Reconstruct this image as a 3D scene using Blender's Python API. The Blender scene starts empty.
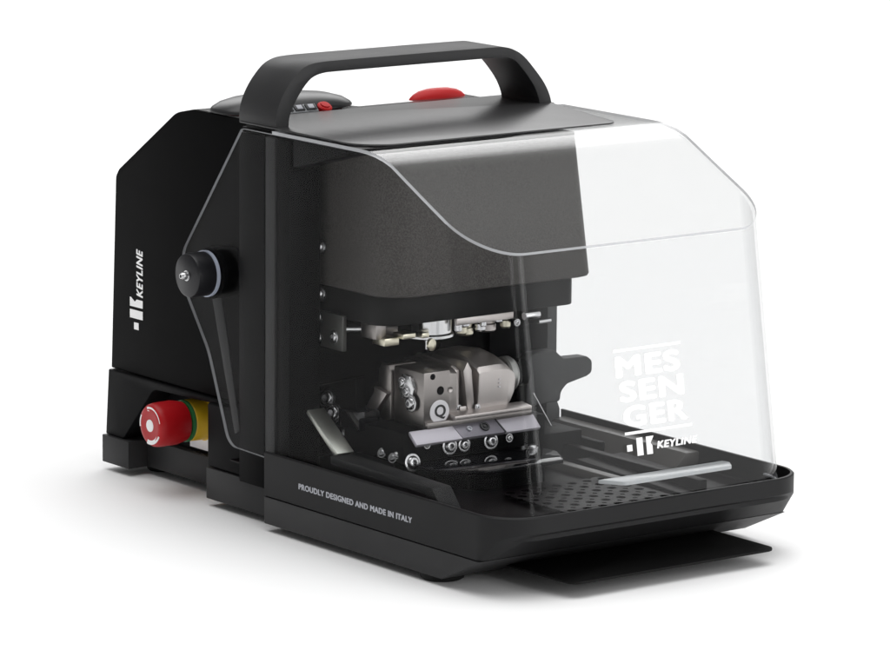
import bpy, bmesh, math
from mathutils import Vector, Matrix

S = 0.001                      # all numbers below are millimetres
scene = bpy.context.scene
COL = scene.collection

# ------------------------------------------------------------------ materials
def mat(name, base, rough=0.5, metal=0.0, spec=0.5, coat=0.0, bump=0.0, bscale=400.0, rvar=0.0, bvar=0.0, aniso=0.0, bdist=0.0004):
    m = bpy.data.materials.new(name); m.use_nodes = True
    nt = m.node_tree; b = nt.nodes['Principled BSDF']
    b.inputs['Base Color'].default_value = (*base, 1)
    b.inputs['Roughness'].default_value = rough
    b.inputs['Metallic'].default_value = metal
    b.inputs['Specular IOR Level'].default_value = spec
    b.inputs['Coat Weight'].default_value = coat
    tc = nt.nodes.new('ShaderNodeTexCoord')
    if bump or bvar:
        n = nt.nodes.new('ShaderNodeTexNoise'); n.inputs['Scale'].default_value = bscale
        n.inputs['Detail'].default_value = 3.0
        nt.links.new(tc.outputs['Object'], n.inputs['Vector'])
        if bump:
            bp = nt.nodes.new('ShaderNodeBump'); bp.inputs['Strength'].default_value = bump
            bp.inputs['Distance'].default_value = bdist
            nt.links.new(n.outputs['Fac'], bp.inputs['Height'])
            nt.links.new(bp.outputs['Normal'], b.inputs['Normal'])
        if bvar:
            r = nt.nodes.new('ShaderNodeValToRGB')
            r.color_ramp.elements[0].position = 0.42; r.color_ramp.elements[1].position = 0.60
            r.color_ramp.elements[0].color = (*[c * (1 - bvar) for c in base], 1)
            r.color_ramp.elements[1].color = (*[min(1, c * (1 + bvar)) for c in base], 1)
            nt.links.new(n.outputs['Fac'], r.inputs['Fac']); nt.links.new(r.outputs['Color'], b.inputs['Base Color'])
    if rvar:
        n2 = nt.nodes.new('ShaderNodeTexNoise'); n2.inputs['Scale'].default_value = 28
        n2.inputs['Detail'].default_value = 6
        nt.links.new(tc.outputs['Object'], n2.inputs['Vector'])
        mr = nt.nodes.new('ShaderNodeMapRange')
        mr.inputs['To Min'].default_value = max(0.02, rough - rvar); mr.inputs['To Max'].default_value = rough + rvar
        nt.links.new(n2.outputs['Fac'], mr.inputs['Value']); nt.links.new(mr.outputs['Result'], b.inputs['Roughness'])
    return m

M = {}
M['housing'] = mat('satin_black_paint', (0.0032, 0.0032, 0.0034), 0.42, spec=0.02, bump=0.05, bscale=900, rvar=0.06)
M['base'] = mat('black_moulded_base', (0.0055, 0.0055, 0.006), 0.5, spec=0.06, bump=0.10, bscale=1200, rvar=0.08)
M['rail'] = mat('charcoal_rail', (0.025, 0.025, 0.026), 0.5, spec=0.24, bump=0.12, bscale=1000, rvar=0.08)
M['tray'] = mat('charcoal_tray', (0.015, 0.015, 0.0156), 0.45, spec=0.14, bump=0.10, bscale=1100, rvar=0.08)
M['tray_in'] = mat('tray_inside', (0.0028, 0.0016, 0.0024), 0.4, spec=0.06, bump=0.06, bscale=900, rvar=0.1)
M['handle'] = mat('handle_powder_coat', (0.022, 0.022, 0.023), 0.5, spec=0.28, bump=0.22, bscale=1300, rvar=0.06)
M['plate'] = mat('satin_top_plate', (0.03, 0.03, 0.031), 0.32, spec=0.42, bump=0.06, bscale=1100, rvar=0.04)
M['roof'] = mat('rear_roof', (0.06, 0.06, 0.06), 0.2, spec=0.7)
M['column'] = mat('column_black', (0.003, 0.003, 0.0033), 0.45, spec=0.04, bump=0.02, bscale=900, rvar=0.08)
M['inner'] = mat('inner_black', (0.002, 0.002, 0.0025), 0.5, spec=0.06)
M['gloss'] = mat('gloss_black_acrylic', (0.003, 0.003, 0.004), 0.06, spec=0.5)
M['grey_frame'] = mat('grey_frame', (0.055, 0.056, 0.058), 0.5, spec=0.25, bump=0.08, bscale=900, rvar=0.08)
M['head'] = mat('head_textured', (0.058, 0.054, 0.051), 0.48, spec=0.2, bump=0.6, bscale=820, bvar=0.24, bdist=0.0005)
M['head_side'] = mat('head_skirt', (0.008, 0.008, 0.008), 0.45, spec=0.12, bump=0.05, bscale=900)
M['nickel'] = mat('nickel', (0.52, 0.485, 0.47), 0.38, metal=1.0, bump=0.12, bscale=900, rvar=0.08)
M['nickel_dark'] = mat('nickel_milled', (0.29, 0.27, 0.26), 0.33, metal=1.0, bump=0.12, bscale=900, rvar=0.08)
M['steel'] = mat('bright_steel', (0.62, 0.62, 0.63), 0.22, metal=1)
M['zinc'] = mat('zinc_screw', (0.55, 0.55, 0.56), 0.25, metal=1, bump=0.1, bscale=900)
M['brushed'] = mat('brushed_steel', (0.50, 0.51, 0.47), 0.38, metal=1, bump=0.1, bscale=300)
M['lilac'] = mat('anodised_plate', (0.50, 0.48, 0.53), 0.45, metal=0.35, bump=0.06, bscale=700)
M['brass'] = mat('brass', (0.60, 0.57, 0.46), 0.28, metal=1)
M['red'] = mat('red_plastic', (0.42, 0.006, 0.010), 0.38, spec=0.3, rvar=0.05)
M['red_trim'] = mat('red_trim', (0.50, 0.014, 0.016), 0.42, spec=0.2)
M['green'] = mat('green_ring', (0.03, 0.16, 0.05), 0.4)
M['yellow'] = mat('yellow_collar', (0.80, 0.50, 0.02), 0.4)
M['white'] = mat('white_print', (0.93, 0.93, 0.93), 0.5)
M['whitedot'] = mat('white_badge', (0.78, 0.77, 0.80), 0.4)
M['print'] = mat('grey_print', (0.45, 0.46, 0.50), 0.5)
M['ink'] = mat('dark_ink', (0.02, 0.02, 0.022), 0.5)
M['rubber'] = mat('rubber', (0.012, 0.012, 0.012), 0.7, spec=0.2)
M['knob'] = mat('knob_black', (0.008, 0.008, 0.010), 0.35, spec=0.35)
M['washer'] = mat('clear_washer', (0.42, 0.46, 0.56), 0.25, spec=0.5)
M['pod'] = mat('pod_plastic', (0.016, 0.016, 0.017), 0.32, spec=0.35, rvar=0.05)
M['screen'] = mat('grey_buttons', (0.22, 0.23, 0.24), 0.35)
M['flap'] = mat('flap_black', (0.005, 0.005, 0.005), 0.55, spec=0.12)

def floor_mat():
    m = bpy.data.materials.new('white_studio_sweep'); m.use_nodes = True
    b = m.node_tree.nodes['Principled BSDF']
    b.inputs['Base Color'].default_value = (0.93, 0.93, 0.93, 1)
    b.inputs['Roughness'].default_value = 0.75; b.inputs['Specular IOR Level'].default_value = 0.0
    return m
M['floor'] = floor_mat()

def clear(name, ior=1.49, tint=(0.968, 0.970, 0.970), rough=0.0, scale=1.0, ramp=None):
    """thin clear acrylic: straight-through transmission plus a Fresnel reflection"""
    m = bpy.data.materials.new(name); m.use_nodes = True
    nt = m.node_tree; nt.nodes.clear()
    out = nt.nodes.new('ShaderNodeOutputMaterial')
    tr = nt.nodes.new('ShaderNodeBsdfTransparent'); tr.inputs['Color'].default_value = (*tint, 1)
    gl = nt.nodes.new('ShaderNodeBsdfGlossy'); gl.inputs['Roughness'].default_value = rough
    geo = nt.nodes.new('ShaderNodeNewGeometry')
    mr = nt.nodes.new('ShaderNodeMapRange')
    mr.inputs['To Min'].default_value = ior; mr.inputs['To Max'].default_value = 1.0 / ior
    nt.links.new(geo.outputs['Backfacing'], mr.inputs['Value'])
    fr = nt.nodes.new('ShaderNodeFresnel'); nt.links.new(mr.outputs['Result'], fr.inputs['IOR'])
    mul = nt.nodes.new('ShaderNodeMath'); mul.operation = 'MULTIPLY'; mul.inputs[1].default_value = scale
    nt.links.new(fr.outputs['Fac'], mul.inputs[0])
    if ramp:   # reflection dimmed near the side, in place of dark surroundings; returns round the corner
        tc = nt.nodes.new('ShaderNodeTexCoord'); sx = nt.nodes.new('ShaderNodeSeparateXYZ'); nt.links.new(tc.outputs['Object'], sx.inputs[0])
        rm = nt.nodes.new('ShaderNodeMapRange'); rm.interpolation_type = 'SMOOTHSTEP'
        rm.inputs['From Min'].default_value = ramp[0]; rm.inputs['From Max'].default_value = ramp[1]
        rm.inputs['To Min'].default_value = ramp[2]; rm.inputs['To Max'].default_value = 1.0
        nt.links.new(sx.outputs['X'], rm.inputs['Value']); rm.inputs['To Max'].default_value = 0.95; nt.links.new(rm.outputs['Result'], mul.inputs[1])
    mx = nt.nodes.new('ShaderNodeMixShader')
    nt.links.new(mul.outputs[0], mx.inputs['Fac'])
    nt.links.new(tr.outputs[0], mx.inputs[1]); nt.links.new(gl.outputs[0], mx.inputs[2])
    nt.links.new(mx.outputs[0], out.inputs['Surface'])
    return m
M['clear_front'] = clear('clear_acrylic', ior=1.34)
M['clear_wrap'] = clear('clear_acrylic_wrap', ior=1.34, tint=(0.928, 0.931, 0.933), ramp=(0.026, 0.058, 0.14))
M['clear_side'] = clear('clear_acrylic_side', ior=1.09)  # reflection cut down to keep the near side window dark

def edge_mat(name, col, w, rough=0.25):
    """polished cut edge of the acrylic: a milky scattering line, partly see-through"""
    m = bpy.data.materials.new(name); m.use_nodes = True
    nt = m.node_tree; b = nt.nodes['Principled BSDF']
    b.inputs['Base Color'].default_value = (*col, 1); b.inputs['Roughness'].default_value = rough
    out = nt.nodes['Material Output']
    tr = nt.nodes.new('ShaderNodeBsdfTransparent')
    mx = nt.nodes.new('ShaderNodeMixShader'); mx.inputs['Fac'].default_value = w
    nt.links.new(tr.outputs[0], mx.inputs[1]); nt.links.new(b.outputs[0], mx.inputs[2])
    nt.links.new(mx.outputs[0], out.inputs['Surface'])
    return m
M['edge'] = edge_mat('acrylic_edge', (0.50, 0.51, 0.53), 0.72)
M['edge_dim'] = edge_mat('acrylic_edge_dim', (0.22, 0.23, 0.25), 0.5)
M['lip'] = edge_mat('acrylic_lip', (0.42, 0.44, 0.45), 0.80, 0.15)

# ------------------------------------------------------------------ mesh helpers
def link(name, bm, mats, parent=None, smooth=26, bevel=0.0, seg=2, origin=None):
    bmesh.ops.remove_doubles(bm, verts=bm.verts, dist=1e-4)
    bmesh.ops.recalc_face_normals(bm, faces=bm.faces)
    if bevel:
        es = [e for e in bm.edges if len(e.link_faces) == 2 and e.calc_face_angle(0) > math.radians(28)]
        bmesh.ops.bevel(bm, geom=es, offset=bevel, segments=seg, profile=0.5, affect='EDGES', clamp_overlap=True)
    me = bpy.data.meshes.new(name)
    for v in bm.verts: v.co *= S
    bm.to_mesh(me); bm.free()
    if not isinstance(mats, (list, tuple)): mats = [mats]
    for m in mats: me.materials.append(m)
    for p in me.polygons: p.use_smooth = True
    me.set_sharp_from_angle(angle=math.radians(smooth))
    o = bpy.data.objects.new(name, me); COL.objects.link(o)
    if parent is not None: o.parent = parent
    return o

def V3(axis, u, v, w):
    # profile coords (u, v) in the plane across `axis`, w along it
    return {'X': Vector((w, u, v)), 'Y': Vector((u, w, v)), 'Z': Vector((u, v, w))}[axis]

def prism(bm, axis, pts, a, b, mi=0):
    lo = [bm.verts.new(V3(axis, u, v, a)) for u, v in pts]
    hi = [bm.verts.new(V3(axis, u, v, b)) for u, v in pts]
    n = len(pts); fs = [bm.faces.new(lo), bm.faces.new(hi)]
    for i in range(n): fs.append(bm.faces.new((lo[i], lo[(i + 1) % n], hi[(i + 1) % n], hi[i])))
    for f in fs: f.material_index = mi
    return fs

def box(bm, x0, x1, y0, y1, z0, z1, mi=0):
    return prism(bm, 'Z', [(x0, y0), (x1, y0), (x1, y1), (x0, y1)], z0, z1, mi)

def rounded(pts, radii, n=8):
    """polygon with each corner replaced by an arc of its radius"""
    out = []; N = len(pts)
    if not isinstance(radii, (list, tuple)): radii = [radii] * N
    for i in range(N):
        p0, p, p1 = Vector(pts[i - 1]), Vector(pts[i]), Vector(pts[(i + 1) % N]); r = radii[i]
        if r <= 0: out.append(tuple(p)); continue
        a = (p0 - p).normalized(); b = (p1 - p).normalized()
        ang = a.angle(b)
        if ang > math.pi - 0.02: out.append(tuple(p)); continue
        d = min(r / math.tan(ang / 2), (p0 - p).length * 0.49, (p1 - p).length * 0.49)
        r = d * math.tan(ang / 2)
        c = p + (a + b).normalized() * (r / math.sin(ang / 2))
        s = p + a * d; e = p + b * d
        a0 = math.atan2(s.y - c.y, s.x - c.x); a1 = math.atan2(e.y - c.y, e.x - c.x)
        da = (a1 - a0 + math.pi) % (2 * math.pi) - math.pi
        for k in range(n + 1):
            t = a0 + da * k / n
            out.append((c.x + r * math.cos(t), c.y + r * math.sin(t)))
    return out

def lathe(bm, origin, axis, prof, n=40, mi=0):
    """prof: (radius, distance along axis) pairs"""
    ax = Vector(axis).normalized()
    u = ax.orthogonal().normalized(); v = ax.cross(u); o = Vector(origin)
    rings = []
    for r, d in prof:
        if r < 1e-6: rings.append([bm.verts.new(o + ax * d)])
        else: rings.append([bm.verts.new(o + ax * d + (u * math.cos(2 * math.pi * k / n) + v * math.sin(2 * math.pi * k / n)) * r) for k in range(n)])
    for A, B in zip(rings, rings[1:]):
        for k in range(n):
            j = (k + 1) % n
            if len(A) == 1 and len(B) == 1: continue
            if len(A) == 1: f = bm.faces.new((A[0], B[k], B[j]))
            elif len(B) == 1: f = bm.faces.new((A[k], A[j], B[0]))
            else: f = bm.faces.new((A[k], A[j], B[j], B[k]))
            f.material_index = mi

def part(name, build, m, parent, **k):
    bm = bmesh.new(); build(bm); return link(name, bm, m, parent, **k)

def pbox(name, dims, m, parent, bevel=0.6, seg=2):
    return part(name, lambda bm: box(bm, *dims), m, parent, bevel=bevel, seg=seg)

def pprism(name, axis, pts, a, b, m, parent, bevel=0.6, seg=2):
    return part(name, lambda bm: prism(bm, axis, pts, a, b), m, parent, bevel=bevel, seg=seg)

def screw(parent, c, axis, r, h=None, name='screw', m='zinc', hexr=0.42):
    """button-head screw with a real hexagonal socket"""
    h = h or r * 0.55
    bm = bmesh.new(); ax = Vector(axis).normalized(); u = ax.orthogonal().normalized(); v = ax.cross(u); o = Vector(c)
    N = 24
    def ring(rad, d, hexa=False):
        out = []
        for k in range(N):
            t = 2 * math.pi * k / N; rr = rad
            if hexa: rr = rad * math.cos(math.pi / 6) / math.cos((t % (math.pi / 3)) - math.pi / 6)
            out.append(bm.verts.new(o + ax * d + (u * math.cos(t) + v * math.sin(t)) * rr))
        return out
    seq = [ring(r * 1.35, -0.6), ring(r * 1.35, 0.25), ring(r * 1.30, 0.4), ring(r, 0.4), ring(r, h * 0.35), ring(r * 0.86, h * 0.78), ring(r * 0.62, h), ring(r * hexr * 1.05, h, True), ring(r * hexr, h * 0.15, True)]
    for A, B in zip(seq, seq[1:]):
        for k in range(N): bm.faces.new((A[k], A[(k + 1) % N], B[(k + 1) % N], B[k]))
    bm.faces.new(seq[-1])
    return link(name, bm, M[m], parent, smooth=40)

FONT = None
def text(name, body, origin, xd, yd, width, height, m, parent, bold=0.0, depth=0.25, shear=0.0, spacing=1.0, fat=0.0):
    """flat lettering scaled to width x height (mm), origin = lower left, extruded along the surface normal"""
    cu = bpy.data.curves.new(name, 'FONT'); cu.body = body; cu.size = 1.0
    cu.offset = bold; cu.space_character = spacing; cu.shear = shear; cu.resolution_u = 6
    tmp = bpy.data.objects.new('tmp', cu); COL.objects.link(tmp)
    bpy.context.view_layer.update()
    dg = bpy.context.evaluated_depsgraph_get()
    me = bpy.data.meshes.new_from_object(tmp.evaluated_get(dg))
    bpy.data.objects.remove(tmp); bpy.data.curves.remove(cu)
    xs = [v.co.x for v in me.vertices]; ys = [v.co.y for v in me.vertices]
    x0, x1, y0, y1 = min(xs), max(xs), min(ys), max(ys)
    xd = Vector(xd).normalized(); yd = Vector(yd).normalized(); n = xd.cross(yd); o = Vector(origin)
    bm = bmesh.new(); bm.from_mesh(me); bpy.data.meshes.remove(me)
    bmesh.ops.remove_doubles(bm, verts=bm.verts, dist=1e-5)
    r = bmesh.ops.extrude_face_region(bm, geom=list(bm.faces))
    top = {g for g in r['geom'] if isinstance(g, bmesh.types.BMVert)}
    src = [(v, v.co.x, v.co.y, v in top) for v in bm.verts]; faces = [[v for v in f.verts] for f in bm.faces]
    K = [(0, 0), (1, 0), (-1, 0), (0, 1), (0, -1), (.7, .7), (-.7, .7), (.7, -.7), (-.7, -.7)] if fat else [(0, 0)]
    fx = fat; fy = fat * 0.8
    for q, (kx, ky) in enumerate(K):
        nv = {}
        for v, vx, vy, tp in src:
            a = (vx + kx * fx - x0 + fx) / (x1 - x0 + 2 * fx) * width; b = (vy + ky * fy - y0 + fy) / (y1 - y0 + 2 * fy) * height
            p = o + xd * a + yd * b + n * ((depth - q * 0.012) if tp else 0.01 * q)
            nv[v] = bm.verts.new(p)
        for f in faces: bm.faces.new([nv[v] for v in f])
    bmesh.ops.delete(bm, geom=[t[0] for t in src], context='VERTS')
    me = bpy.data.meshes.new(name)
    for v in bm.verts: v.co *= S
    bmesh.ops.recalc_face_normals(bm, faces=bm.faces)
    bm.to_mesh(me); bm.free(); me.materials.append(m)
    ob = bpy.data.objects.new(name, me); COL.objects.link(ob); ob.parent = parent
    return ob

def decal(name, polys, origin, xd, yd, m, parent, depth=0.25):
    xd = Vector(xd).normalized(); yd = Vector(yd).normalized(); n = xd.cross(yd); o = Vector(origin)
    bm = bmesh.new()
    for pts in polys:
        lo = [bm.verts.new(o + xd * a + yd * b) for a, b in pts]
        hi = [bm.verts.new(o + xd * a + yd * b + n * depth) for a, b in pts]
        bm.faces.new(hi); bm.faces.new(lo)
        for i in range(len(pts)): bm.faces.new((lo[i], lo[(i + 1) % len(pts)], hi[(i + 1) % len(pts)], hi[i]))
    return link(name, bm, m, parent)

# ------------------------------------------------------------------ the thing
root = bpy.data.objects.new('key_cutting_machine', None); COL.objects.link(root)
root.empty_display_size = 0.05
root['label'] = 'black key cutting machine with clear acrylic cover, top carrying handle and red emergency stop button'
root['category'] = 'key machine'

# ---- base: rails, feet
RB = part('front_base', lambda bm: prism(bm, 'X', [(-229, 6), (0, 6), (0, 27.6), (-276, 27.6)], 0, 298), M['rail'], root, bevel=0.7)
pbox('middle_base', (14.3, 280, 0.4, 101.5, 6, 31.5), M['rail'], root, bevel=0.7)
pbox('recess_base', (40, 262, 102, 226, 7, 30), M['rail'], root, bevel=0.7)
pbox('rear_base', (22, 266, 226.4, 266, 6.5, 29.5), M['rail'], root, bevel=0.7)
for (x, y, r) in ((19, -206, 17), (62, 236, 13), (270, -206, 17), (236, 236, 13)):
    part('rubber_foot', lambda bm: lathe(bm, (x, y, 0), (0, 0, 1), [(0, 0), (r * .86, 0), (r * .97, 1.2), (r, 3), (r, 9)], 40), M['rubber'], root)

# ---- tray: outer wall with rounded front corners, chamfered underside
tray_plan = lambda x0, x1, yf, yb, r: rounded([(x0, yb), (x0, yf), (x1, yf), (x1, yb)], [0, r, r, 0], 12)
def tray(bm):
    n = None
    lv = [  # (plan, z)
        (tray_plan(7, 290, -268, 0, 14), 28.4),
        (tray_plan(0.2, 297.8, -278, 0, 3), 28.6),
    ]
    # loop of outer wall: at every plan point top z=63, bottom z depends on how far forward it is
    outer = tray_plan(0, 298, -307, 0, 36); inner = tray_plan(3, 295, -304, -0.0, 33)
    low = tray_plan(0.4, 297.6, -277, 0, 6)
    def zb(y):   # lower edge of the wall
        return 29.0 if y > -271 else 29.0 + 21.5 * math.sin(min(1, (-271 - y) / 36.0) * math.pi / 2)
    O1 = [bm.verts.new((x, y, 62.2)) for x, y in outer]
    O1b = [bm.verts.new((x + (0.8 if x < 100 else -0.8 if x > 200 else 0), y + (0.8 if y < -280 else 0), 63.2)) for x, y in outer]
    O0 = [bm.verts.new((x, y, zb(y))) for x, y in outer]
    L0 = [bm.verts.new((x, y, 28.4)) for x, y in low]
    I1 = [bm.verts.new((x, y, 63.2)) for x, y in inner]
    I0 = [bm.verts.new((x, y, 45)) for x, y in inner]
    I2 = [bm.verts.new((x, y, 44)) for x, y in tray_plan(8, 290, -299, -0.0, 28)]
    N = len(outer)
    for A, B in ((L0, O0), (O0, O1), (O1, O1b), (O1b, I1), (I1, I0), (I0, I2)):
        for i in range(N - 1): bm.faces.new((A[i], A[i + 1], B[i + 1], B[i]))
    bm.faces.new(L0); bm.faces.new(list(reversed(I2)))
    for i in (0, N - 1):
        pass
tr_ob = part('tray', tray, M['tray'], root, smooth=30)
# floor liner, drain grid with real holes
def liner(bm):
    prism(bm, 'Z', tray_plan(9, 289, -298, 60, 26), 44.2, 45.6)
part('tray_liner', liner, M['tray_in'], tr_ob, bevel=0.3)
def grid(bm):
    x0, y0, px, py = 96, -262, 15.0, 15.0
    for i in range(7):
        for j in range(6):
            cx, cy = x0 + px * (i + .5), y0 + py * (j + .5)
            sq = []; ci = []
            K = 16
            for k in range(K):
                t = 2 * math.pi * (k + .5) / K
                c, s = math.cos(t), math.sin(t); m_ = max(abs(c), abs(s))
                sq.append((cx + c / m_ * px / 2, cy + s / m_ * py / 2)); ci.append((cx + c * 3.9, cy + s * 3.9))
            zt, zb_ = 49.5, 46.5
            a = [bm.verts.new((*p, zt)) for p in sq]; b = [bm.verts.new((*p, zt)) for p in ci]; c_ = [bm.verts.new((*p, zb_)) for p in ci]
            for k in range(K):
                q = (k + 1) % K
                bm.faces.new((a[k], a[q], b[q], b[k])); bm.faces.new((b[k], b[q], c_[q], c_[k]))
part('drain_grid', grid, M['tray_in'], tr_ob, smooth=20)
# inner ledges on the right of the tray
pprism('inner_ledge', 'Y', [(268, 45.8), (294.4, 45.8), (294.4, 58.5), (281, 58.5), (279, 56)], -176, -6, mat('ledge_grey', (0.10, 0.095, 0.09), 0.4, spec=0.4), tr_ob, bevel=0.8)
pprism('ramp', 'X', [(-298, 45.8), (-120, 45.8), (-120, 52), (-255, 47.5)], 215, 262, M['tray_in'], tr_ob, bevel=0.6)
pprism('ramp', 'Y', [(228, 45.8), (240, 45.8), (240, 56), (232, 56)], -250, -50, M['tray_in'], tr_ob, bevel=0.8)
pprism('chip_guide', 'Y', [(195, 45.8), (207, 45.8), (207, 51), (198, 51)], -190, -60, mat('guide_grey', (0.05, 0.045, 0.042), 0.4), tr_ob, bevel=0.6)
pprism('slot_tab', 'Z', rounded([(262, -62), (268, -62), (268, -92), (262, -92)], 2.5), 46.2, 55, M['inner'], tr_ob, bevel=0.5)
# left inner guide bar (bright inclined face, dark long top)
pprism('guide_bar', 'X', [(-28, 96), (-30, 99), (-70, 71), (-66, 68)], 20, 36, M['brushed'], root, bevel=0.5)
pprism('guide_rail', 'X', [(-66, 63), (-66, 69.5), (-196, 67), (-214, 47), (-204, 46), (-188, 61)], 16, 34, M['tray'], root, bevel=0.8)
text('slogan_lettering', 'PROUDLY DESIGNED AND MADE IN ITALY', (0.0, -46.8, 41.6), (0, -1, 0), (0, 0, 1), 146.5, 4.7, M['print'], tr_ob, fat=0.045, spacing=1.1)

# ---- front flap under the tray
def flap(bm):
    prism(bm, 'Z', rounded([(51, -215), (252, -215), (252, -319), (54, -319)], [0, 0, 9, 9], 8), 11.2, 13.2)
part('front_flap', flap, M['flap'], root, bevel=0.5)

# ---- rear housing (lower shell with the recess, upper shell)
lower = [(264.5, 29.8), (260, 85.2), (54, 85.2), (54, 31.8), (102.3, 31.8)] + rounded([(102.3, 31.8), (103, 81), (193, 78.5), (237, 29.8)], [0, 8, 16, 0], 8)[1:-1] + [(238, 29.8)]
LH = part('lower_housing', lambda bm: prism(bm, 'X', lower, 24.5, 46), M['base'], root, bevel=1.2)
pbox('recess_wall', (46.2, 262, 55, 262, 30.4, 84.8), M['base'], root, bevel=0.5)
# panels ahead of the recess, level with the frame
pbox('side_panel', (15.2, 24.2, 53.5, 101.5, 31.9, 84), M['base'], root, bevel=2.2, seg=3)
pbox('side_panel', (14.9, 24.2, 2.5, 52.2, 31.9, 88), M['base'], root, bevel=0.8)
pbox('recess_label', (44.9, 46.1, 104, 170, 33, 64), M['whitedot'], root, bevel=0.3)
up = rounded([(36, 86), (259.5, 86), (251.5, 247), (247, 253), (163, 309), (138, 314.3), (36, 314.3)], [0, 0, 9, 9, 30, 24, 0], 8)
UH = part('upper_housing', lambda bm: prism(bm, 'X', up, 27, 34), M['housing'], root, bevel=1.2, seg=3)
up2 = rounded([(36, 86), (259.5, 86), (251.5, 225), (247, 232), (104, 311), (92, 314.3), (36, 314.3)], [0, 0, 9, 9, 8, 8, 0], 8)
part('upper_housing', lambda bm: prism(bm, 'X', up2, 257, 264), M['housing'], root, bevel=1.2, seg=3)
pprism('rear_cover', 'X', [(36, 86), (245, 86), (245, 190), (130, 270), (60, 300), (36, 300)], 34.2, 256.8, M['housing'], root, bevel=1.0)
pbox('pod_mount', (42, 130, 76, 128, 270, 315), M['housing'], root, bevel=1.0)
pprism('housing_roof', 'Z', [(28.5, 40), (28.5, 134), (120, 134), (146, 77), (200, 77), (215, 100), (262, 104), (262, 40)], 312.6, 314.9, M['roof'], root, bevel=0.4)
text('brand_lettering', 'KEYLINE', (27.0, 211.5, 151), (0, 0, 1), (0, 1, 0), 39.5, 9.2, M['white'], UH, fat=0.035, shear=0.2, spacing=1.1)
decal('brand_mark', [
    [(123.5, 6.3), (129.3, 6.3), (129.3, 13), (123.5, 13)],
    [(132.6, 0.2), (139.6, 0.2), (139.6, 19), (132.6, 19)],
    [(142.2, 0.2), (148.6, 0.2), (148.6, 9), (146.4, 11.8), (149.6, 17.4), (149.6, 19), (142.2, 19)]],
    (27.0, 211.5, 0), (0, 0, 1), (0, 1, 0), M['white'], UH, depth=0.25)

# ---- frame columns, top plate
pbox('left_column', (8, 27, 12, 46, 30.5, 308.8), M['column'], root, bevel=0.8)
pbox('left_column', (8.6, 40, -1.6, 11.4, 45.8, 308.8), M['rail'], root, bevel=1.0)
pbox('left_column', (10, 40, -19, -2.2, 45.8, 308.8), M['column'], root, bevel=0.8)
pprism('inner_gusset', 'X', [(-22, 310), (-22, 288), (-92, 306), (-92, 310)], 11.5, 40, M['column'], root, bevel=0.6)
pbox('back_panel', (27.5, 252, 26, 35, 46, 308.8), M['inner'], root, bevel=0.5)
pprism('right_column', 'Y', [(250, 308.8), (283, 308.8), (283, 76), (287, 66), (287, 46), (250, 46)], -9, 46, M['grey_frame'], root, bevel=1.0)
plate = part('top_plate', lambda bm: prism(bm, 'Z', rounded([(29, 58), (29, 48.8), (9.6, 48.8), (7.5, -122.5), (251, -122.5), (279, -4), (281.5, -4), (281.5, 58)], [3, 0, 2, 30, 14, 0, 2, 3], 10), 315.4, 316.8), M['plate'], root, bevel=0.5)

# ---- carrying handle (flat strap bent into an arch)
HO = [(10.3, 316.0), (9.9, 324), (12.7, 334.6), (19.2, 346.1), (29.3, 357.3), (36, 361.8), (44, 364.3), (52.6, 365.0), (66, 365.3), (224.5, 365.3), (233, 364.6), (240.5, 362.6), (251, 357.3), (262, 346.1), (273, 333.5), (278.8, 323), (280.6, 316.0)]
HI = [(268.4, 316.0), (267.4, 321.3), (263, 330.8), (255, 341.0), (245.5, 351), (241, 354.2), (235.3, 355.8), (228, 356.5), (215, 356.7), (62, 356.7), (54, 356.2), (47, 354.6), (41.3, 351.6), (33.7, 343.5), (27, 333.5), (22.6, 324.5), (22.0, 316.0)]
def chaikin(p, it=2):
    for _ in range(it):
        q = [p[0]]
        for a, b in zip(p, p[1:]):
            q += [(a[0] * .75 + b[0] * .25, a[1] * .75 + b[1] * .25), (a[0] * .25 + b[0] * .75, a[1] * .25 + b[1] * .75)]
        p = q + [p[-1]]
    return p
part('carrying_handle', lambda bm: prism(bm, 'Y', chaikin(HO) + chaikin(HI), -1.2, 49), M['handle'], root, bevel=0.5, smooth=25)
pbox('handle_bracket', (12, 279, 0, 47.5, 309, 312.4), M['column'], root, bevel=0.5)
pbox('handle_bracket', (12, 26, 6, 42, 312.5, 315.3), M['column'], root, bevel=0.3)
pbox('handle_bracket', (266, 279, 6, 42, 312.5, 315.3), M['column'], root, bevel=0.3)

# ---- cutting head
def head(bm):
    rows = [(192, 3, 0), (193, 0.6, 0), (195, 0, 0), (306, 5.5, 4)]
    rings = []
    for z, ins, dy in rows:
        pts = rounded([(47 + ins * .5, 8), (47 + ins * .5, -101 + ins + dy), (246 - ins * 1.6, -101 + ins + dy), (246 - ins * 1.6, 8)], [0, 26, 10, 0], 10)
        rings.append([bm.verts.new((x, y, z)) for x, y in pts])
    n = len(rings[0])
    for A, B in zip(rings, rings[1:]):
        for i in range(n): bm.faces.new((A[i], A[(i + 1) % n], B[(i + 1) % n], B[i]))
    bm.faces.new(rings[0]); bm.faces.new(rings[-1])
HD = part('head_cover', head, M['head'], root, smooth=40)
HS = part('head_skirt', lambda bm: prism(bm, 'Z', rounded([(48.5, 12), (48.5, -89), (238, -89), (238, 12)], [0, 22, 9, 0], 10), 169, 192.6), M['head_side'], root, bevel=1.0)
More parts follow.
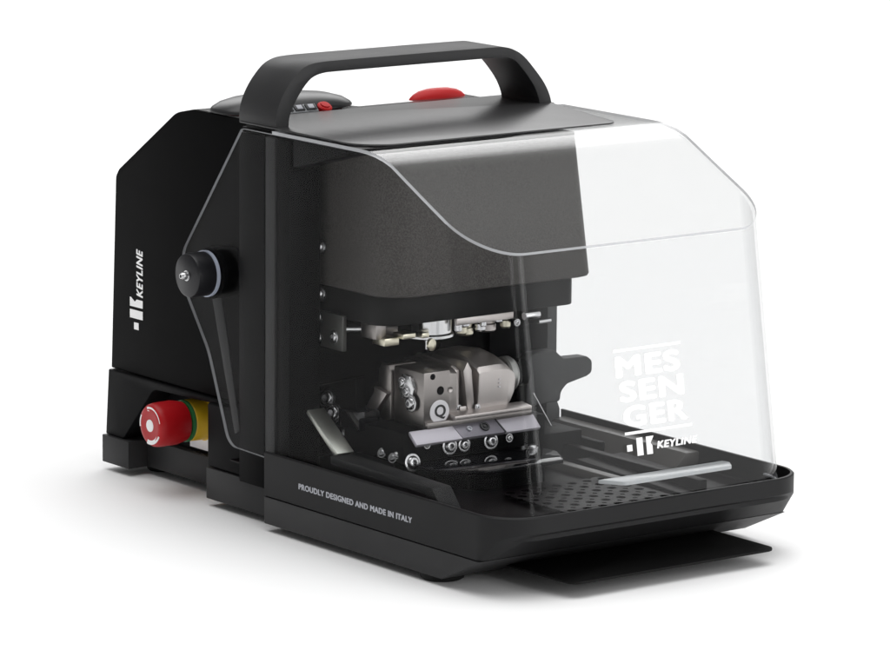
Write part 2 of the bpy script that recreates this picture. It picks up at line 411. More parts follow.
# the column that carries the head, behind the skirt
pbox('head_carrier', (190, 249, -40, 25, 46, 168.5), M['inner'], root, bevel=1.0)
for y, z in ((-11.4, 222.3), (-11.6, 185.3)):
    screw(HD, (46.0, y, z), (-1, 0, 0), 4.6, h=5.5)
pbox('screw_plate', (44.5, 48.4, -42, -2, 144, 172), mat('plate_grey', (0.10, 0.10, 0.095), 0.4, metal=0.8), root, bevel=0.4)
for y, z in ((-10, 166.8), (-10.5, 150.4), (-31, 154.4)):
    screw(root, (44.4, y, z), (-1, 0, 0), 3.9)

# cutter group under the head
part('cutter_lever', lambda bm: lathe(bm, (50, -24, 159), (1, -0.75, 0.02), [(0, 0), (4.6, 0), (3.4, 10), (2.6, 34), (4.4, 38), (4.4, 41)], 28), M['steel'], root)
part('lever_barrel', lambda bm: lathe(bm, (80, -46.5, 159.8), (1, -0.75, 0.02), [(0, 0), (6.2, 0), (7.4, 1.5), (7.4, 12), (6.4, 13.5), (3.4, 14), (3.4, 16), (0, 16)], 32), M['nickel_dark'], root)
part('cutter_cup', lambda bm: lathe(bm, (112, -62, 152), (0, 0, 1), [(0, 0), (17.5, 0), (20.4, 1.2), (20.4, 3.2), (18.6, 4.4), (18.6, 16.8)], 56), M['steel'], root)
part('cutter_shaft', lambda bm: lathe(bm, (108, -66, 143), (0, 0, 1), [(0, 0), (1.3, 0), (1.3, 10), (0, 10)], 16), M['steel'], root)
for x, y, z0, r, m in ((143, -64, 151, 5.0, 'brass'), (150, -60, 149, 6.6, 'brass'), (160, -66, 152, 4.6, 'steel'), (171, -60, 150, 7.6, 'nickel'), (182, -70, 153, 4.2, 'brass')):
    part('cutter_spindle', lambda bm: lathe(bm, (x, y, z0), (0, 0, 1), [(0, 0), (r * .8, 0), (r, 1.4), (r, 6), (r * .86, 7), (r * .86, 9), (r * 1.1, 9.6), (r * 1.1, 168.8 - z0)], 36), M[m], root)
part('probe_wheel', lambda bm: lathe(bm, (101, -80, 149.5), (0.25, -1, 0), [(0, 0), (4.8, 0), (4.8, 2), (2, 3), (0, 3)], 28), M['brass'], root)
part('probe_pin', lambda bm: lathe(bm, (104, -78, 146), (0, 0, 1), [(0, 0), (0.8, 0), (0.8, 23), (0, 23)], 12), M['steel'], root)
for d in ((60, 74, -76, -60, 151.5, 157.5), (72, 84, -84, -70, 157, 161), (90, 97, -84, -68, 156, 160)):
    pbox('brass_block', d, M['brass'], root, bevel=0.6)
pbox('guide_block', (56, 66, -70, -50, 156, 168.6), M['nickel_dark'], root, bevel=0.8)
pbox('guide_block', (84, 92, -78, -60, 158, 168.6), M['column'], root, bevel=0.8)
for x, y, z0, r in ((92, -52, 155, 3.6), (128, -80, 157, 3.0), (136, -78, 160, 4.0), (154, -78, 158, 2.6), (166, -82, 161, 3.4)):
    part('cutter_spindle', lambda bm: lathe(bm, (x, y, z0), (0, 0, 1), [(0, 0), (r * .8, 0), (r, 0.8), (r, 168.8 - z0)], 28), M['steel'], root)
pbox('cutter_bracket', (122, 178, -86, -83, 163, 168.6), M['nickel'], root, bevel=0.5)
pbox('motor_block', (186, 206, -86, -60, 157, 168.5), M['column'], root, bevel=1.0)
part('motor_pin', lambda bm: lathe(bm, (186, -89, 164.5), (1, 0, 0.02), [(0, 0), (3.0, 0), (3.4, 1), (3.4, 14), (0, 14.5)], 20), M['steel'], root)
part('motor_pin', lambda bm: lathe(bm, (200, -89, 158.5), (1, 0, 0.02), [(0, 0), (1.8, 0), (1.8, 12), (0, 12)], 20), M['steel'], root)
screw(root, (180, -88, 160), (0, -1, 0), 2.2)

# ---- vise
VI = part('vise', lambda bm: prism(bm, 'X', [(-110, 92.5), (-110, 134.8), (-71, 134.8), (-71, 92.5)], 72.5, 98), M['nickel_dark'], root, bevel=1.3)
pprism('jaw_rear', 'X', [(-69.8, 92), (-69.8, 128), (-66, 134.5), (-57, 134.5), (-53, 130), (-53, 112), (-34, 92), (-62, 90)], 71, 98, M['nickel_dark'], VI, bevel=0.8)
pprism('jaw_rear', 'X', [(-70.2, 113), (-50, 90), (-36, 90), (-53.5, 112), (-53.5, 116)], 66.5, 71.5, M['nickel'], VI, bevel=0.6)
pprism('jaw_step', 'X', [(-106.5, 100), (-106.5, 130.5), (-101, 134), (-52, 136), (-48, 133), (-48, 93), (-106, 93)], 98.2, 107.5, M['nickel_dark'], VI, bevel=0.7)
pprism('jaw_step', 'X', [(-101, 100), (-101, 131), (-96, 134.5), (-50, 137.5), (-48, 93), (-101, 93)], 108.6, 113.5, M['nickel'], VI, bevel=0.6)
pprism('jaw_wedge', 'Y', [(119, 98), (114.5, 131), (118.5, 138), (122.5, 131), (126, 98)], -105, -60, M['nickel'], VI, bevel=0.5)
def barrel(bm):
    # big moving jaw: front outline swept back with a rising, rounded roof
    xs = [(127.5, 0), (130, 1.4), (150, 1.8), (157, 0.5), (162, -3), (166, -8), (168.5, -15)]
    rows = []
    for x, dz in xs:
        inset = 0 if x < 158 else (x - 158) * 0.6
        zlow = 99 if x < 158 else 99 + (x - 158) * 0.9
        pr = [(-106 + inset, zlow), (-108 + inset, 128 + dz * .6), (-104 + inset, 131 + dz), (-88, 136.5 + dz), (-70, 139 + dz), (-52, 137.5 + dz), (-46, 130), (-46, 99)]
        rows.append([bm.verts.new((x, u, v)) for u, v in pr])
    for A, B in zip(rows, rows[1:]):
        for i in range(8): bm.faces.new((A[i], A[(i + 1) % 8], B[(i + 1) % 8], B[i]))
    bm.faces.new(rows[0]); bm.faces.new(rows[-1])
part('jaw_moving', barrel, M['nickel'], VI, smooth=20, bevel=0.6)
pprism('jaw_bridge', 'X', [(-92, 99), (-92, 127), (-84, 133), (-52, 137), (-48, 130), (-48, 99)], 113.8, 127.3, M['nickel_dark'], VI, bevel=0.5)
pbox('jaw_pin', (112, 129, -104, -99, 98.5, 103), M['nickel'], VI, bevel=0.5)
part('clamp_knob', lambda bm: lathe(bm, (168, -84, 119), (1, -0.05, -0.02), [(0, 0), (13, 0), (14.5, 1.4), (14.5, 6), (13, 8.5), (8, 10), (0, 10)], 40), mat('knob_cast', (0.33, 0.33, 0.32), 0.4, metal=0.8), VI)
pprism('jaw_ledge', 'X', [(-117, 96), (-117, 99.2), (-104, 100.8), (-104, 92.6)], 97.5, 173, M['nickel'], VI, bevel=0.5)
pprism('jaw_ledge', 'X', [(-113, 90.5), (-113, 95.8), (-70, 95.8), (-70, 90.5)], 74, 176, M['nickel_dark'], VI, bevel=0.5)
screw(VI, (127, -107, 101.6), (0, -1, 0.1), 1.9); screw(VI, (113, -101.5, 101.6), (0, -1, 0.1), 1.9)
# faint printed ticks, dark discs for holes, badge
for x, z, r in ((81, 131, 2.4), (88.5, 119.5, 3.4)):
    part('bolt_hole_disc', lambda bm: lathe(bm, (x, -110.15, z), (0, 1, 0), [(0, 0), (r, 0), (r, 1)], 28), M['inner'], VI)  # dark disc standing proud; the hole's shade is only its colour
part('bolt_hole_disc', lambda bm: lathe(bm, (98, -110.35, 119.2), (0, 1, 0), [(2.2, 0), (1.9, .2), (0, 1)], 20), M['nickel'], VI)
BD = part('badge', lambda bm: lathe(bm, (87.6, -109.9, 103.0), (0, -1, 0), [(0, 0), (9.2, 0), (9.2, 0.45), (8.9, 0.6), (0, 0.6)], 48), M['whitedot'], VI)
text('badge_letter', 'Q', (82.7, -110.5, 97.2), (1, 0, 0), (0, 0, 1), 10.6, 11.4, M['ink'], BD, fat=0.025, depth=0.3)
decal('tick_mark', [[(147, 115), (148.6, 115), (148.6, 116), (147, 116)], [(147, 118), (148.6, 118), (148.6, 119), (147, 119)], [(147, 121), (148.6, 121), (148.6, 122), (147, 122)]], (0, -107.3, 0), (1, 0, 0), (0, 0, 1), M['whitedot'], VI, depth=0.9)
# bolts on the left face of the block
part('cam_disc', lambda bm: lathe(bm, (72.6, -91, 121), (-1, 0, 0), [(9.2, 0), (9.2, 1.2), (8.2, 1.8), (7.4, 1.0), (0, 1.0)], 32), M['zinc'], VI)
pprism('hex_plate', 'X', rounded([(-84, 112), (-98, 113), (-101, 121), (-95, 130), (-86, 131), (-80, 123)], 1.5, 4), 69.6, 71.8, M['steel'], VI, bevel=0.4)
screw(VI, (69.4, -86, 124), (-1, 0, 0), 3.4); screw(VI, (69.4, -92, 118), (-1, 0, 0), 3.4); screw(VI, (69.6, -97, 109.5), (-1, 0, 0), 5.2)
# inclined key-rest plate with its centre insert and clip
def slab(bm, x0, x1, lift=0.0, mi=0, sk=0):
    lo, hi = (-122.5, 82.5), (-112.5, 91.3)
    d = Vector((0, hi[0] - lo[0], hi[1] - lo[1])).normalized(); nrm = Vector((0, -d.z, d.y))
    A = Vector((0, lo[0], lo[1])) + nrm * lift; B = Vector((0, hi[0], hi[1])) + nrm * lift
    vs = []
    for t in (0.0, -3.0 - lift):
        for P, x in ((A, x0 + sk), (A, x1 + sk), (B, x1), (B, x0)):
            vs.append(bm.verts.new(Vector((x, P.y, P.z)) + nrm * t))
    for f in ((0, 1, 2, 3), (7, 6, 5, 4), (0, 4, 5, 1), (1, 5, 6, 2), (2, 6, 7, 3), (3, 7, 4, 0)):
        bm.faces.new([vs[i] for i in f])
KP = part('key_rest', lambda bm: slab(bm, 57, 177.5), M['lilac'], root, bevel=0.4)
part('rest_insert', lambda bm: slab(bm, 98, 139, 0.5, sk=3), mat('insert_grey', (0.20, 0.19, 0.22), 0.4, metal=0.4), KP, bevel=0.3)
part('insert_ring', lambda bm: lathe(bm, (126, -117.3, 87.9), (0, -0.66, 0.75), [(4.1, 0), (4.1, 1.2), (2.6, 1.2), (2.6, 0.4), (1.4, 0.4), (1.4, 1.3), (0, 1.3)], 28), M['ink'], KP)
part('insert_ring', lambda bm: lathe(bm, (111, -117.3, 87.9), (0, -0.66, 0.75), [(2.2, 0), (2.2, 1.2), (1.4, 1.2), (1.4, 0.4), (0, 0.4)], 20), M['print'], KP)
part('insert_seam', lambda bm: slab(bm, 139, 140.2, 0.9, sk=3), M['ink'], KP)
# carriage block, glossy shelf, screws
pbox('carriage', (52, 190, -112, -34, 66.4, 90), M['inner'], root, bevel=1.0)
pprism('carriage_step', 'X', [(-34.5, 84), (-34.5, 98), (-62, 99), (-62, 84)], 46, 66, M['gloss'], root, bevel=0.8)
pprism('carriage_arm', 'X', [(-33, 60), (24, 60), (24, 104), (-32, 120), (-33, 118)], 64, 74, M['column'], root, bevel=1.0)
pprism('carriage_arm', 'X', [(-60, 62), (-60, 92), (24, 92), (24, 62)], 62, 64, M['inner'], root, bevel=0.5)
SH = pprism('shelf', 'Z', rounded([(60, -60), (60, -140), (92, -166), (166, -166), (180, -140), (180, -60)], 3), 62.5, 66, M['gloss'], root, bevel=0.4)
pprism('shelf_support', 'Z', [(74, -70), (74, -120), (100, -150), (160, -150), (168, -120), (168, -70)], 46, 62, M['inner'], root, bevel=0.6)
for x, z, r in ((96, 75.4, 5.2), (110, 74.8, 4.2), (136, 74.6, 5.0)):
    screw(root, (x, -112.6, z), (0, -1, 0.1), r)
screw(root, (60, -113, 66.8), (0, -1, 0.2), 5.4)
screw(root, (172, -118, 66.4), (0, 0, 1), 4.0)
screw(root, (96, -151, 54.5), (0, -1, 0), 4.0)
pprism('hook_bracket', 'X', [(-151, 50), (-151, 60), (-156, 61.5), (-162, 58), (-160, 50)], 84, 122, M['column'], root, bevel=0.8)
screw(root, (91, -152, 63), (0.1, -0.7, 0.7), 3.2)
screw(root, (116, -158, 62.5), (0.1, -0.7, 0.7), 2.4)
for y, z in ((-0.5, 99), (-8.6, 88.4)):
    screw(root, (59.6, y, z), (-1, -0.3, 0.22), 6.2)
for y, z in ((-15, 70.6), (-30, 70.8), (-22, 74.5)):
    screw(root, (60.8, y, z), (-1, -0.3, 0.3), 2.9)
for y, z in ((-85, 67.6), (-99, 66.0)):
    screw(root, (51.4, y, z + 3), (-1, -0.3, 0.3), 3.0)
screw(root, (52, -104, 72), (-0.6, -1, 0.3), 2.2)
screw(root, (74, -112.6, 79), (0, -1, 0.1), 2.4)
screw(root, (154, -112.6, 75), (0, -1, 0.1), 2.6)
part('clip_wire', lambda bm: lathe(bm, (178, -112, 108), (0.45, -0.3, -1), [(0, 0), (0.45, 0), (0.45, 30), (0, 30)], 10), M['steel'], root)
screw(root, (200, -70, 66.4), (0, 0, 1), 3.2); screw(root, (208, -72, 66.4), (0, 0, 1), 3.0)
pbox('clamp_foot', (186, 250, -84, -30, 46, 66), M['column'], root, bevel=1.2)
# side lever reaching out past the right column
pprism('side_lever', 'Y', rounded([(214, 84), (216, 126), (243, 126.5), (252, 118.6), (276, 118), (281.5, 114), (281.5, 104), (276, 101.5), (256, 97.5), (250, 92), (249, 84)], [4, 9, 6, 3, 5, 5, 5, 4, 8, 8, 3], 6), -57, -44, M['grey_frame'], root, bevel=1.6, seg=3)
part('lever_knob', lambda bm: lathe(bm, (198, -62, 114), (1, -0.05, 0), [(0, 0), (10, 0), (11, 2), (11, 8), (9, 10), (0, 10)], 32), M['column'], root)

# ---- emergency stop
ES = part('emergency_stop_button', lambda bm: lathe(bm, (46, 152.8, 59), (-1, 0.03, -0.015), [(0, 19.5), (12, 19.5), (16.4, 20.8), (17.5, 26), (18.2, 30), (18.0, 44), (17.4, 47.5), (15.8, 49.8), (13.5, 50.6), (11, 50.2), (0, 50.2)], 64), M['red'], root, smooth=40)
part('yellow_collar', lambda bm: lathe(bm, (46, 152.8, 59), (-1, 0.03, -0.015), [(0, 0), (18.4, 0), (18.4, 1.2), (17.4, 1.6), (17.0, 15.2), (16.2, 16.4), (0, 16.4)], 64), M['yellow'], ES)
part('green_ring', lambda bm: lathe(bm, (46, 152.8, 59), (-1, 0.03, -0.015), [(0, 16.5), (17.0, 16.5), (17.2, 17.0), (17.0, 19.3), (0, 19.4)], 64), M['green'], ES)
def arcs(bm):
    ax = Vector((-1, 0.03, -0.015)).normalized(); o = Vector((46, 152.8, 59)) + ax * 50.0
    u = Vector((0, -1, 0)); v = Vector((0, 0, 1))
    def ring(a0, a1, r0, r1, K=24):
        pr = None
        for k in range(K + 1):
            t = math.radians(a0 + (a1 - a0) * k / K); c = u * math.cos(t) + v * math.sin(t)
            q = [bm.verts.new(o + c * r0), bm.verts.new(o + c * r0 + ax * 0.55), bm.verts.new(o + c * r1 + ax * 0.75), bm.verts.new(o + c * r1)]
            if pr:
                for i in range(4): bm.faces.new((pr[i], q[i], q[(i + 1) % 4], pr[(i + 1) % 4]))
            else: bm.faces.new(q)
            pr = q
        bm.faces.new(pr)
    ring(15, 105, 12.0, 15.4); ring(-105, -28, 12.0, 15.4); ring(150, 190, 13.4, 14.4)
    c = [bm.verts.new(o + (u * math.cos(2 * math.pi * k / 32) + v * math.sin(2 * math.pi * k / 32)) * 5 + ax * 0.6) for k in range(32)]
    d = [bm.verts.new(x.co - ax * 0.8) for x in c]
    bm.faces.new(c)
    for k in range(32): bm.faces.new((c[k], c[(k + 1) % 32], d[(k + 1) % 32], d[k]))
part('stop_marking', arcs, M['white'], ES, smooth=20)

# ---- control pod on the roof, behind the handle
def pod(bm):
    cx, cy = 86, 100; N = 56
    prof = [(1.0, 0), (1.0, 1.2), (0.97, 3.2), (0.87, 6.6), (0.70, 9.4), (0.45, 11.2), (0.2, 11.9), (0, 12.0)]
    rings = []
    for s, z in prof:
        if s == 0: rings.append([bm.verts.new((cx, cy, 315.8 + z))]); continue
        rg = []
        for k in range(N):
            t = 2 * math.pi * k / N; c, q = math.cos(t), math.sin(t)
            e = 0.78
            x = cx + 62 * s * math.copysign(abs(c) ** e, c); y = cy + 33 * s * math.copysign(abs(q) ** e, q)
            rg.append(bm.verts.new((x, y, 315.8 + z)))
        rings.append(rg)
    for A, B in zip(rings, rings[1:]):
        for k in range(N):
            j = (k + 1) % N
            bm.faces.new((A[k], A[j], B[0]) if len(B) == 1 else (A[k], A[j], B[j], B[k]))
    bm.faces.new(rings[0])
PD = part('control_pod', pod, M['pod'], root, smooth=50)
part('pod_trim', lambda bm: prism(bm, 'Z', rounded([(31, 74), (31, 132), (137, 132), (137, 74)], 20, 10), 315.0, 316.4), M['red_trim'], PD, bevel=0.3)
KB = pprism('keypad', 'X', [(70, 315.8), (63.6, 315.8), (63.6, 316.6), (70, 321.6), (75, 321)], 62, 97, M['screen'], PD, bevel=0.3)
for k in range(3):
    pprism('keypad_button', 'X', [(64.4, 317.5), (69.2, 321.2), (68.7, 321.9), (63.9, 318.1)], 64 + k * 11.2, 73.2 + k * 11.2, M['ink'], KB, bevel=0.2)
    pprism('keypad_button', 'X', [(65.0, 318.6), (68.3, 321.2), (67.9, 321.8), (64.6, 319.2)], 66 + k * 11.2, 71.4 + k * 11.2, M['print'], KB, bevel=0.2)
part('red_button', lambda bm: lathe(bm, (105, 67.5, 318.2), (0, -0.45, 0.89), [(6.2, -2), (6.2, 1.0), (5.2, 1.8), (4.0, 2.0), (3.7, 3.0), (0, 3.2)], 32), M['red_trim'], PD)
# red grip moulding at the right of the roof
def grip(bm):
    cx, cy = 231, 86; N = 48
    prof = [(1.0, 0), (0.97, 1.4), (0.86, 4.0), (0.68, 6.4), (0.4, 8.0), (0, 8.6)]
    rings = []
    for s, z in prof:
        if s == 0: rings.append([bm.verts.new((cx, cy, 314.2 + z))]); continue
        rings.append([bm.verts.new((cx + 28 * s * math.cos(2 * math.pi * k / N), cy + 10 * s * math.sin(2 * math.pi * k / N), 314.2 + z)) for k in range(N)])
    for A, B in zip(rings, rings[1:]):
        for k in range(N):
            j = (k + 1) % N
            bm.faces.new((A[k], A[j], B[0]) if len(B) == 1 else (A[k], A[j], B[j], B[k]))
    bm.faces.new(rings[0])
part('red_cap', grip, M['red_trim'], root, smooth=50)

# ------------------------------------------------------------------ clear cover
CV = bpy.data.objects.new('clear_cover', None); COL.objects.link(CV); CV.parent = root
XL, XR, RC, ZB = 3.0, 288.0, 40.0, 57.0
def yfront(z): return -271.0 - (253.0 - z) * (31.0 / 193.0)
PROF = [(-6, 312.9), (-60, 312.9), (-110, 312.9), (-122, 312.9), (-131, 312.5), (-140, 311.4), (-150, 309.4), (-160, 306.2), (-170, 301.2), (-200, 286.2), (-230, 271.5), (-262, 255.8), (-290, 242)]
def zs(y):
    for (a, za), (b, zb_) in zip(PROF, PROF[1:]):
        if a >= y >= b: return za + (zb_ - za) * (a - y) / (a - b)
    return PROF[0][1] if y > PROF[0][0] else PROF[-1][1]

# plan stations of the U: (x, ylocal, weight) with ylocal relative to the arc centre line
def stations():
    st = []
    for k in range(0, 13):
        t = math.pi + (math.pi / 2) * k / 12
        st.append((XL + RC + RC * math.cos(t), RC * math.sin(t)))
    for x in (70, 100, 145, 190, 220): st.append((x, -RC))
    for k in range(0, 13):
        t = 1.5 * math.pi + (math.pi / 2) * k / 12
        st.append((XR - RC + RC * math.cos(t), RC * math.sin(t)))
    return st
def station_point(x, yl, z): return Vector((x, yfront(z) + RC + yl, z))
def station_top(x, yl):
    z = 255.0
    for _ in range(30): z = zs(yfront(z) + RC + yl)
    return z

def front_sheet(bm):
    rows = []
    for x, yl in stations():
        zt = station_top(x, yl) - 0.4
        rows.append([bm.verts.new(station_point(x, yl, ZB + (zt - ZB) * k / 12)) for k in range(13)])
    for A, B in zip(rows, rows[1:]):
        for i in range(12): bm.faces.new((A[i], B[i], B[i + 1], A[i + 1]))

def solid(ob, t, rim_mat=True, off=-1.0):
    md = ob.modifiers.new('thickness', 'SOLIDIFY'); md.thickness = t * S; md.offset = off
    if rim_mat: md.material_offset_rim = 1
    md.use_rim = rim_mat
    bpy.context.view_layer.update()
    me = bpy.data.meshes.new_from_object(ob.evaluated_get(bpy.context.evaluated_depsgraph_get()))
    ob.modifiers.clear(); ob.data = me
    me.set_sharp_from_angle(angle=math.radians(40))
    return ob
fs = part('front_window', front_sheet, [M['clear_wrap'], M['edge_dim']], CV, smooth=60)

# flat sides: planar outline in (y, z)
def side_outline():
    zt = station_top(XL, 0) - 0.4
    n = 24; yA = yfront(zt) + RC; yB = yfront(ZB) + RC
    pts = [(yB, ZB), (yA, zt)]
    ys = [y for y in (-200, -170, -160, -150, -140, -130, -120, -110, -60) if y > yA + 3]
    pts += [(y, zs(y) - 0.4) for y in ys]
    pts += [(-6, 312.5)] + rounded([(-6, 312.5), (36, 312.5), (118.5, 205), (117, 176), (83, 130), (54, 58.5), (0, ZB)], [0, 4, 18, 22, 60, 16, 0], 8)[1:-1] + [(-4, ZB)]
    return pts
def side(x, t):
    def f(bm): prism(bm, 'X', side_outline(), x, x + t)
    bm = bmesh.new(); f(bm)
    bm.faces.ensure_lookup_table()
    for fc in bm.faces:
        fc.material_index = 0 if len(fc.verts) > 8 else 1
    # the joint with the front sheet is continuous: no cut edge there
    yA = yfront(station_top(XL, 0)) + RC; yB = yfront(ZB) + RC
    kill = [fc for fc in bm.faces if len(fc.verts) == 4 and all(v.co.y < yA + 2 for v in fc.verts) and max(v.co.z for v in fc.verts) - min(v.co.z for v in fc.verts) > 80]
    bmesh.ops.delete(bm, geom=kill, context='FACES')
    return link('side_window', bm, [M['clear_side'], M['edge']], CV, smooth=40)
sl = side(XL, 2.6); sr = side(XR - 2.6, 2.6)
sr['label'] = 'far clear side window of the cover'
sr.data.materials.clear(); sr.data.materials.append(M['clear_front']); sr.data.materials.append(M['edge'])

def top_sheet(bm):
    def wid(y, z):
        d = (yfront(z) + RC) - y
        if d <= 0: return XL, XR
        d = min(d, RC); a = RC - math.sqrt(max(0, RC * RC - d * d))
        return XL + a, XR - a
    yend = -271.5
    # find where the sheet meets the flat front
    z = 255.0
    for _ in range(30): z = zs(yfront(z))
    yend = yfront(z); 
    ys = [-6, -40, -80, -110, -120, -130, -140, -150, -160, -170, -185, -200, -215, -228]
    base_y = -231.0
    K = 14
    for k in range(K + 1): ys.append(base_y + (yend - base_y) * math.sin(math.pi / 2 * k / K))
    rows = []
    for y in ys:
        zz = zs(y); a, b = wid(y, zz)
        rows.append([bm.verts.new((a + (b - a) * t / 10, y, zz)) for t in range(11)])
    for A, B in zip(rows, rows[1:]):
        for i in range(10): bm.faces.new((A[i], B[i], B[i + 1], A[i + 1]))
ts = part('top_window', top_sheet, [M['clear_front'], M['edge']], CV, smooth=60)
for o in (fs, ts):
    me = o.data
    # make every normal face outwards / upwards so the thickness grows inwards or outwards as wanted
    me.update()
    c = Vector((0.145, -0.15, 0.16))
    flips = sum(1 for p in me.polygons if p.normal.dot(p.center - c) < 0)
    if flips > len(me.polygons) / 2: me.flip_normals()
solid(fs, 2.4, rim_mat=False); solid(ts, 2.4, off=1.0)

def bottom_edge(bm):
    pr = None
    for x, yl in stations():
        cx = XL + RC if x < 100 else XR - RC
        sc = (RC - 2.4) / RC
        xi = cx + (x - cx) * sc if yl > -RC else x
        yi = yl * sc
        q = [bm.verts.new((x, yfront(ZB) + RC + yl, ZB)), bm.verts.new((x, yfront(ZB) + RC + yl, ZB - 1.2)), bm.verts.new((xi, yfront(ZB) + RC + yi, ZB - 1.2)), bm.verts.new((xi, yfront(ZB) + RC + yi, ZB))]
        if pr:
            for i in range(4): bm.faces.new((pr[i], q[i], q[(i + 1) % 4], pr[(i + 1) % 4]))
        pr = q
part('window_edge', bottom_edge, M['edge'], CV, smooth=50)

# grip lip at the bottom of the front window
def lip(bm):
    prism(bm, 'Z', rounded([(92, -299.5), (212, -299.5), (214, -306), (207, -317), (104, -317)], [0, 0, 3, 4, 6], 5), 79.5, 82.5)
part('grip_lip', lip, M['lip'], CV, bevel=0.6)

# lettering on the front window (follows its tilt)
up_v = Vector((0, 31.0, 193.0)).normalized()
def on_front(x, z): return (x, yfront(z) - 0.15, z)
FW = fs
def big(body, z, x0=118.5, w=62):
    return text('title_lettering', body, on_front(x0, z), (1, 0, 0), up_v, w, 16.4, M['white'], FW, fat=0.052, depth=0.3, spacing=1.12)
big('MES', 153.6, 117.5, 62.5); big('SEN', 135.2, 119.5, 62.5); big('GER', 116.6, 121, 62.5)
decal('title_bar', [[(0, 0), (65, 0), (65, 2.2), (0, 2.2)]], on_front(117, 172.8), (1, 0, 0), up_v, M['white'], FW, 0.3)
decal('title_bar', [[(0, 0), (65, 0), (65, 2.2), (0, 2.2)]], on_front(121.5, 111.4), (1, 0, 0), up_v, M['white'], FW, 0.3)
text('brand_lettering', 'KEYLINE', on_front(151, 98.4), (1, 0, 0), up_v, 39.5, 5.6, M['white'], FW, fat=0.05, depth=0.3, shear=0.2, spacing=1.1)
decal('brand_mark', [[(0, 4.2), (5, 4.2), (5, 9), (0, 9)], [(9.4, 0), (15.2, 0), (15.2, 13.4), (9.4, 13.4)],
    [(18.6, 0), (24.2, 0), (24.2, 6.4), (22.6, 8.2), (26, 13.4), (18.6, 13.4)]], on_front(122.5, 95.2), (1, 0, 0), up_v, M['white'], FW, 0.3)

# ---- pivot knob of the cover (axis to the left), one each side
def pivot(side):
    sx = -1 if side == 'l' else 1
    X0 = 3 if side == 'l' else 288
    y, z = 83, 192
    K = part('pivot_knob', lambda bm: lathe(bm, (X0 + sx * 2.6, y, z), (sx, 0, 0), [(0, 0), (17.6, 0), (17.6, 13.5), (17.0, 16), (15.5, 17), (0, 17)], 56), M['knob'], CV, smooth=40)
    part('pivot_washer', lambda bm: lathe(bm, (X0, y, z), (sx, 0, 0), [(0, -0.4), (18.4, -0.4), (18.6, 2.4), (0, 2.4)], 56), M['washer'], K)
    part('pivot_bush', lambda bm: lathe(bm, (X0 - sx * 3.0, y, z), (sx, 0, 0), [(0, -20), (20.5, -20), (20.5, 0), (19.5, 1), (0, 1)], 56), M['column'], K)
    screw(K, (X0 + sx * 19.6, y, z), (sx, 0, 0), 3.2, h=5.5)
pivot('l'); pivot('r')
# strut of the cover, seen through the side window
pprism('support_arm', 'X', [(90, 172), (76, 172), (51, 70), (58, 66)], 12, 13.6, M['rail'], root, bevel=0.5)

# ------------------------------------------------------------------ studio
bm = bmesh.new()
r = 60000
vs = [bm.verts.new(p) for p in ((-r, -r, 0), (r, -r, 0), (r, r, 0), (-r, r, 0))]; bm.faces.new(vs)
fl = link('floor', bm, M['floor']); fl['kind'] = 'structure'

w = bpy.data.worlds.new('World'); scene.world = w; w.use_nodes = True
nt = w.node_tree; bg = nt.nodes['Background']
tc = nt.nodes.new('ShaderNodeTexCoord'); nrm = nt.nodes.new('ShaderNodeVectorMath'); nrm.operation = 'NORMALIZE'
nt.links.new(tc.outputs['Generated'], nrm.inputs[0])
def lobe(d, lo, hi, gain):
    dp = nt.nodes.new('ShaderNodeVectorMath'); dp.operation = 'DOT_PRODUCT'
    dp.inputs[1].default_value = Vector(d).normalized(); nt.links.new(nrm.outputs[0], dp.inputs[0])
    mr = nt.nodes.new('ShaderNodeMapRange'); mr.interpolation_type = 'SMOOTHSTEP'
    mr.inputs['From Min'].default_value = lo; mr.inputs['From Max'].default_value = hi
    mr.inputs['To Min'].default_value = 0.0; mr.inputs['To Max'].default_value = gain
    nt.links.new(dp.outputs['Value'], mr.inputs['Value']); return mr.outputs['Result']
# world brightness added by direction: dim base, overhead, rear-right and front-right lobes
acc = None
for args in (((0, 0, 1), 0.70, 0.98, 3.5), ((0.5, 0.66, 0.56), 0.85, 0.98, 0.7), ((0.6, -0.75, 0.2), 0.5, 1.0, 1.3)):
    o_ = lobe(*args)
    ad = nt.nodes.new('ShaderNodeMath'); ad.operation = 'ADD'
    if acc is None: ad.inputs[0].default_value = 0.33
    else: nt.links.new(acc, ad.inputs[0])
    nt.links.new(o_, ad.inputs[1]); acc = ad.outputs[0]
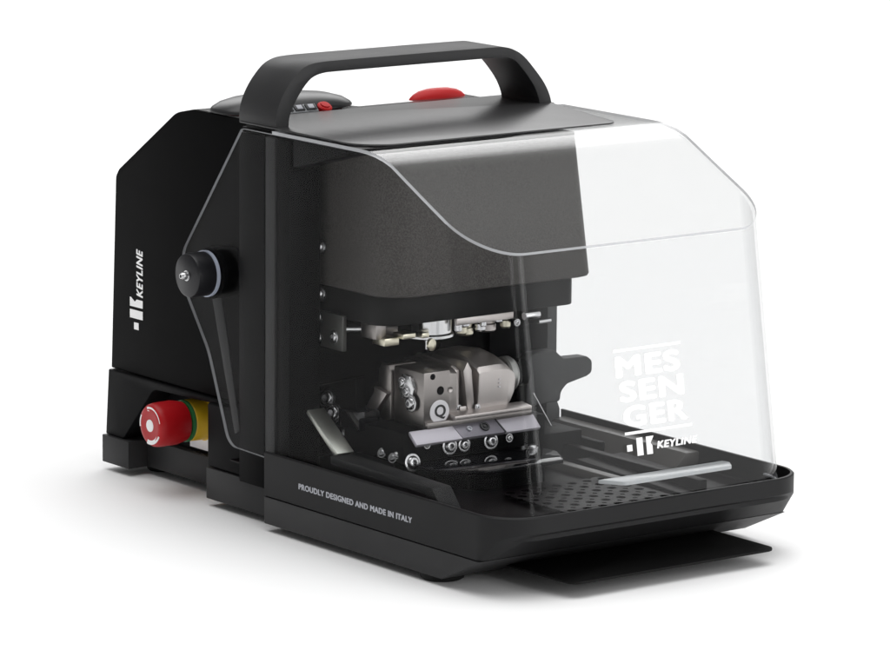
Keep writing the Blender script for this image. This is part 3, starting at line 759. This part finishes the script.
# bright world band behind and above, added for the light strip on the cover's bend
def band(v0, v1, w_):
    sp = nt.nodes.new('ShaderNodeSeparateXYZ'); nt.links.new(nrm.outputs[0], sp.inputs[0])
    m1 = nt.nodes.new('ShaderNodeMapRange'); m1.interpolation_type = 'SMOOTHSTEP'
    m1.inputs['From Min'].default_value = v0; m1.inputs['From Max'].default_value = v0 + w_
    m2 = nt.nodes.new('ShaderNodeMapRange'); m2.interpolation_type = 'SMOOTHSTEP'
    m2.inputs['From Min'].default_value = v1; m2.inputs['From Max'].default_value = v1 + w_
    m2.inputs['To Min'].default_value = 1.0; m2.inputs['To Max'].default_value = 0.0
    nt.links.new(sp.outputs['Z'], m1.inputs['Value']); nt.links.new(sp.outputs['Z'], m2.inputs['Value'])
    k = nt.nodes.new('ShaderNodeMath'); k.operation = 'MULTIPLY'
    nt.links.new(m1.outputs['Result'], k.inputs[0]); nt.links.new(m2.outputs['Result'], k.inputs[1])
    k2 = nt.nodes.new('ShaderNodeMath'); k2.operation = 'MULTIPLY'
    nt.links.new(k.outputs[0], k2.inputs[0]); nt.links.new(lobe((0.62, 0.78, 0.3), 0.84, 0.95, 2.9), k2.inputs[1])
    return k2.outputs[0]
ad = nt.nodes.new('ShaderNodeMath'); ad.operation = 'ADD'
nt.links.new(acc, ad.inputs[0]); nt.links.new(band(0.23, 0.60, 0.08), ad.inputs[1]); acc = ad.outputs[0]
nt.links.new(acc, bg.inputs['Strength'])
bg.inputs['Color'].default_value = (1, 1, 1, 1)

def area(name, loc, target, sx, sy, power):
    l = bpy.data.lights.new(name, 'AREA'); l.shape = 'RECTANGLE'; l.size = sx; l.size_y = sy; l.energy = power
    o = bpy.data.objects.new(name, l); COL.objects.link(o); o.location = loc
    o.rotation_euler = (Vector(target) - Vector(loc)).to_track_quat('-Z', 'Y').to_euler()
    return o
for sx_ in (0.2, 1.15):  # added fill lamps, unseen: brighten the lettering and streak the cover
    area('front_fill', (sx_, -2.9 + 0.35 * sx_, 0.85), (0.17, -0.25, 0.18), 0.36, 1.3, 9)

# ------------------------------------------------------------------ camera
cam = bpy.data.cameras.new('camera'); co = bpy.data.objects.new('camera', cam); COL.objects.link(co)
rt = Vector((0.79815546, -0.60239936, 0.00792953)); upv = Vector((0.10166611, 0.1476536, 0.98379999)); fw = Vector((0.59381131, 0.78441916, -0.17909413))
mw = Matrix(((rt.x, upv.x, -fw.x, -2.02106456), (rt.y, upv.y, -fw.y, -2.90186586), (rt.z, upv.z, -fw.z, 0.80775616), (0, 0, 0, 1)))
co.matrix_world = mw
cam.sensor_width = 36; cam.lens = 4636.56 / 890 * 36; cam.clip_start = 0.05; cam.clip_end = 500
scene.camera = co

scene.render.engine = 'CYCLES'
scene.cycles.max_bounces = 12; scene.cycles.transparent_max_bounces = 24
scene.cycles.use_denoising = True
scene.view_settings.view_transform = 'Standard'; scene.view_settings.look = 'None'
scene.view_settings.exposure = -0.42; scene.view_settings.gamma = 1.0
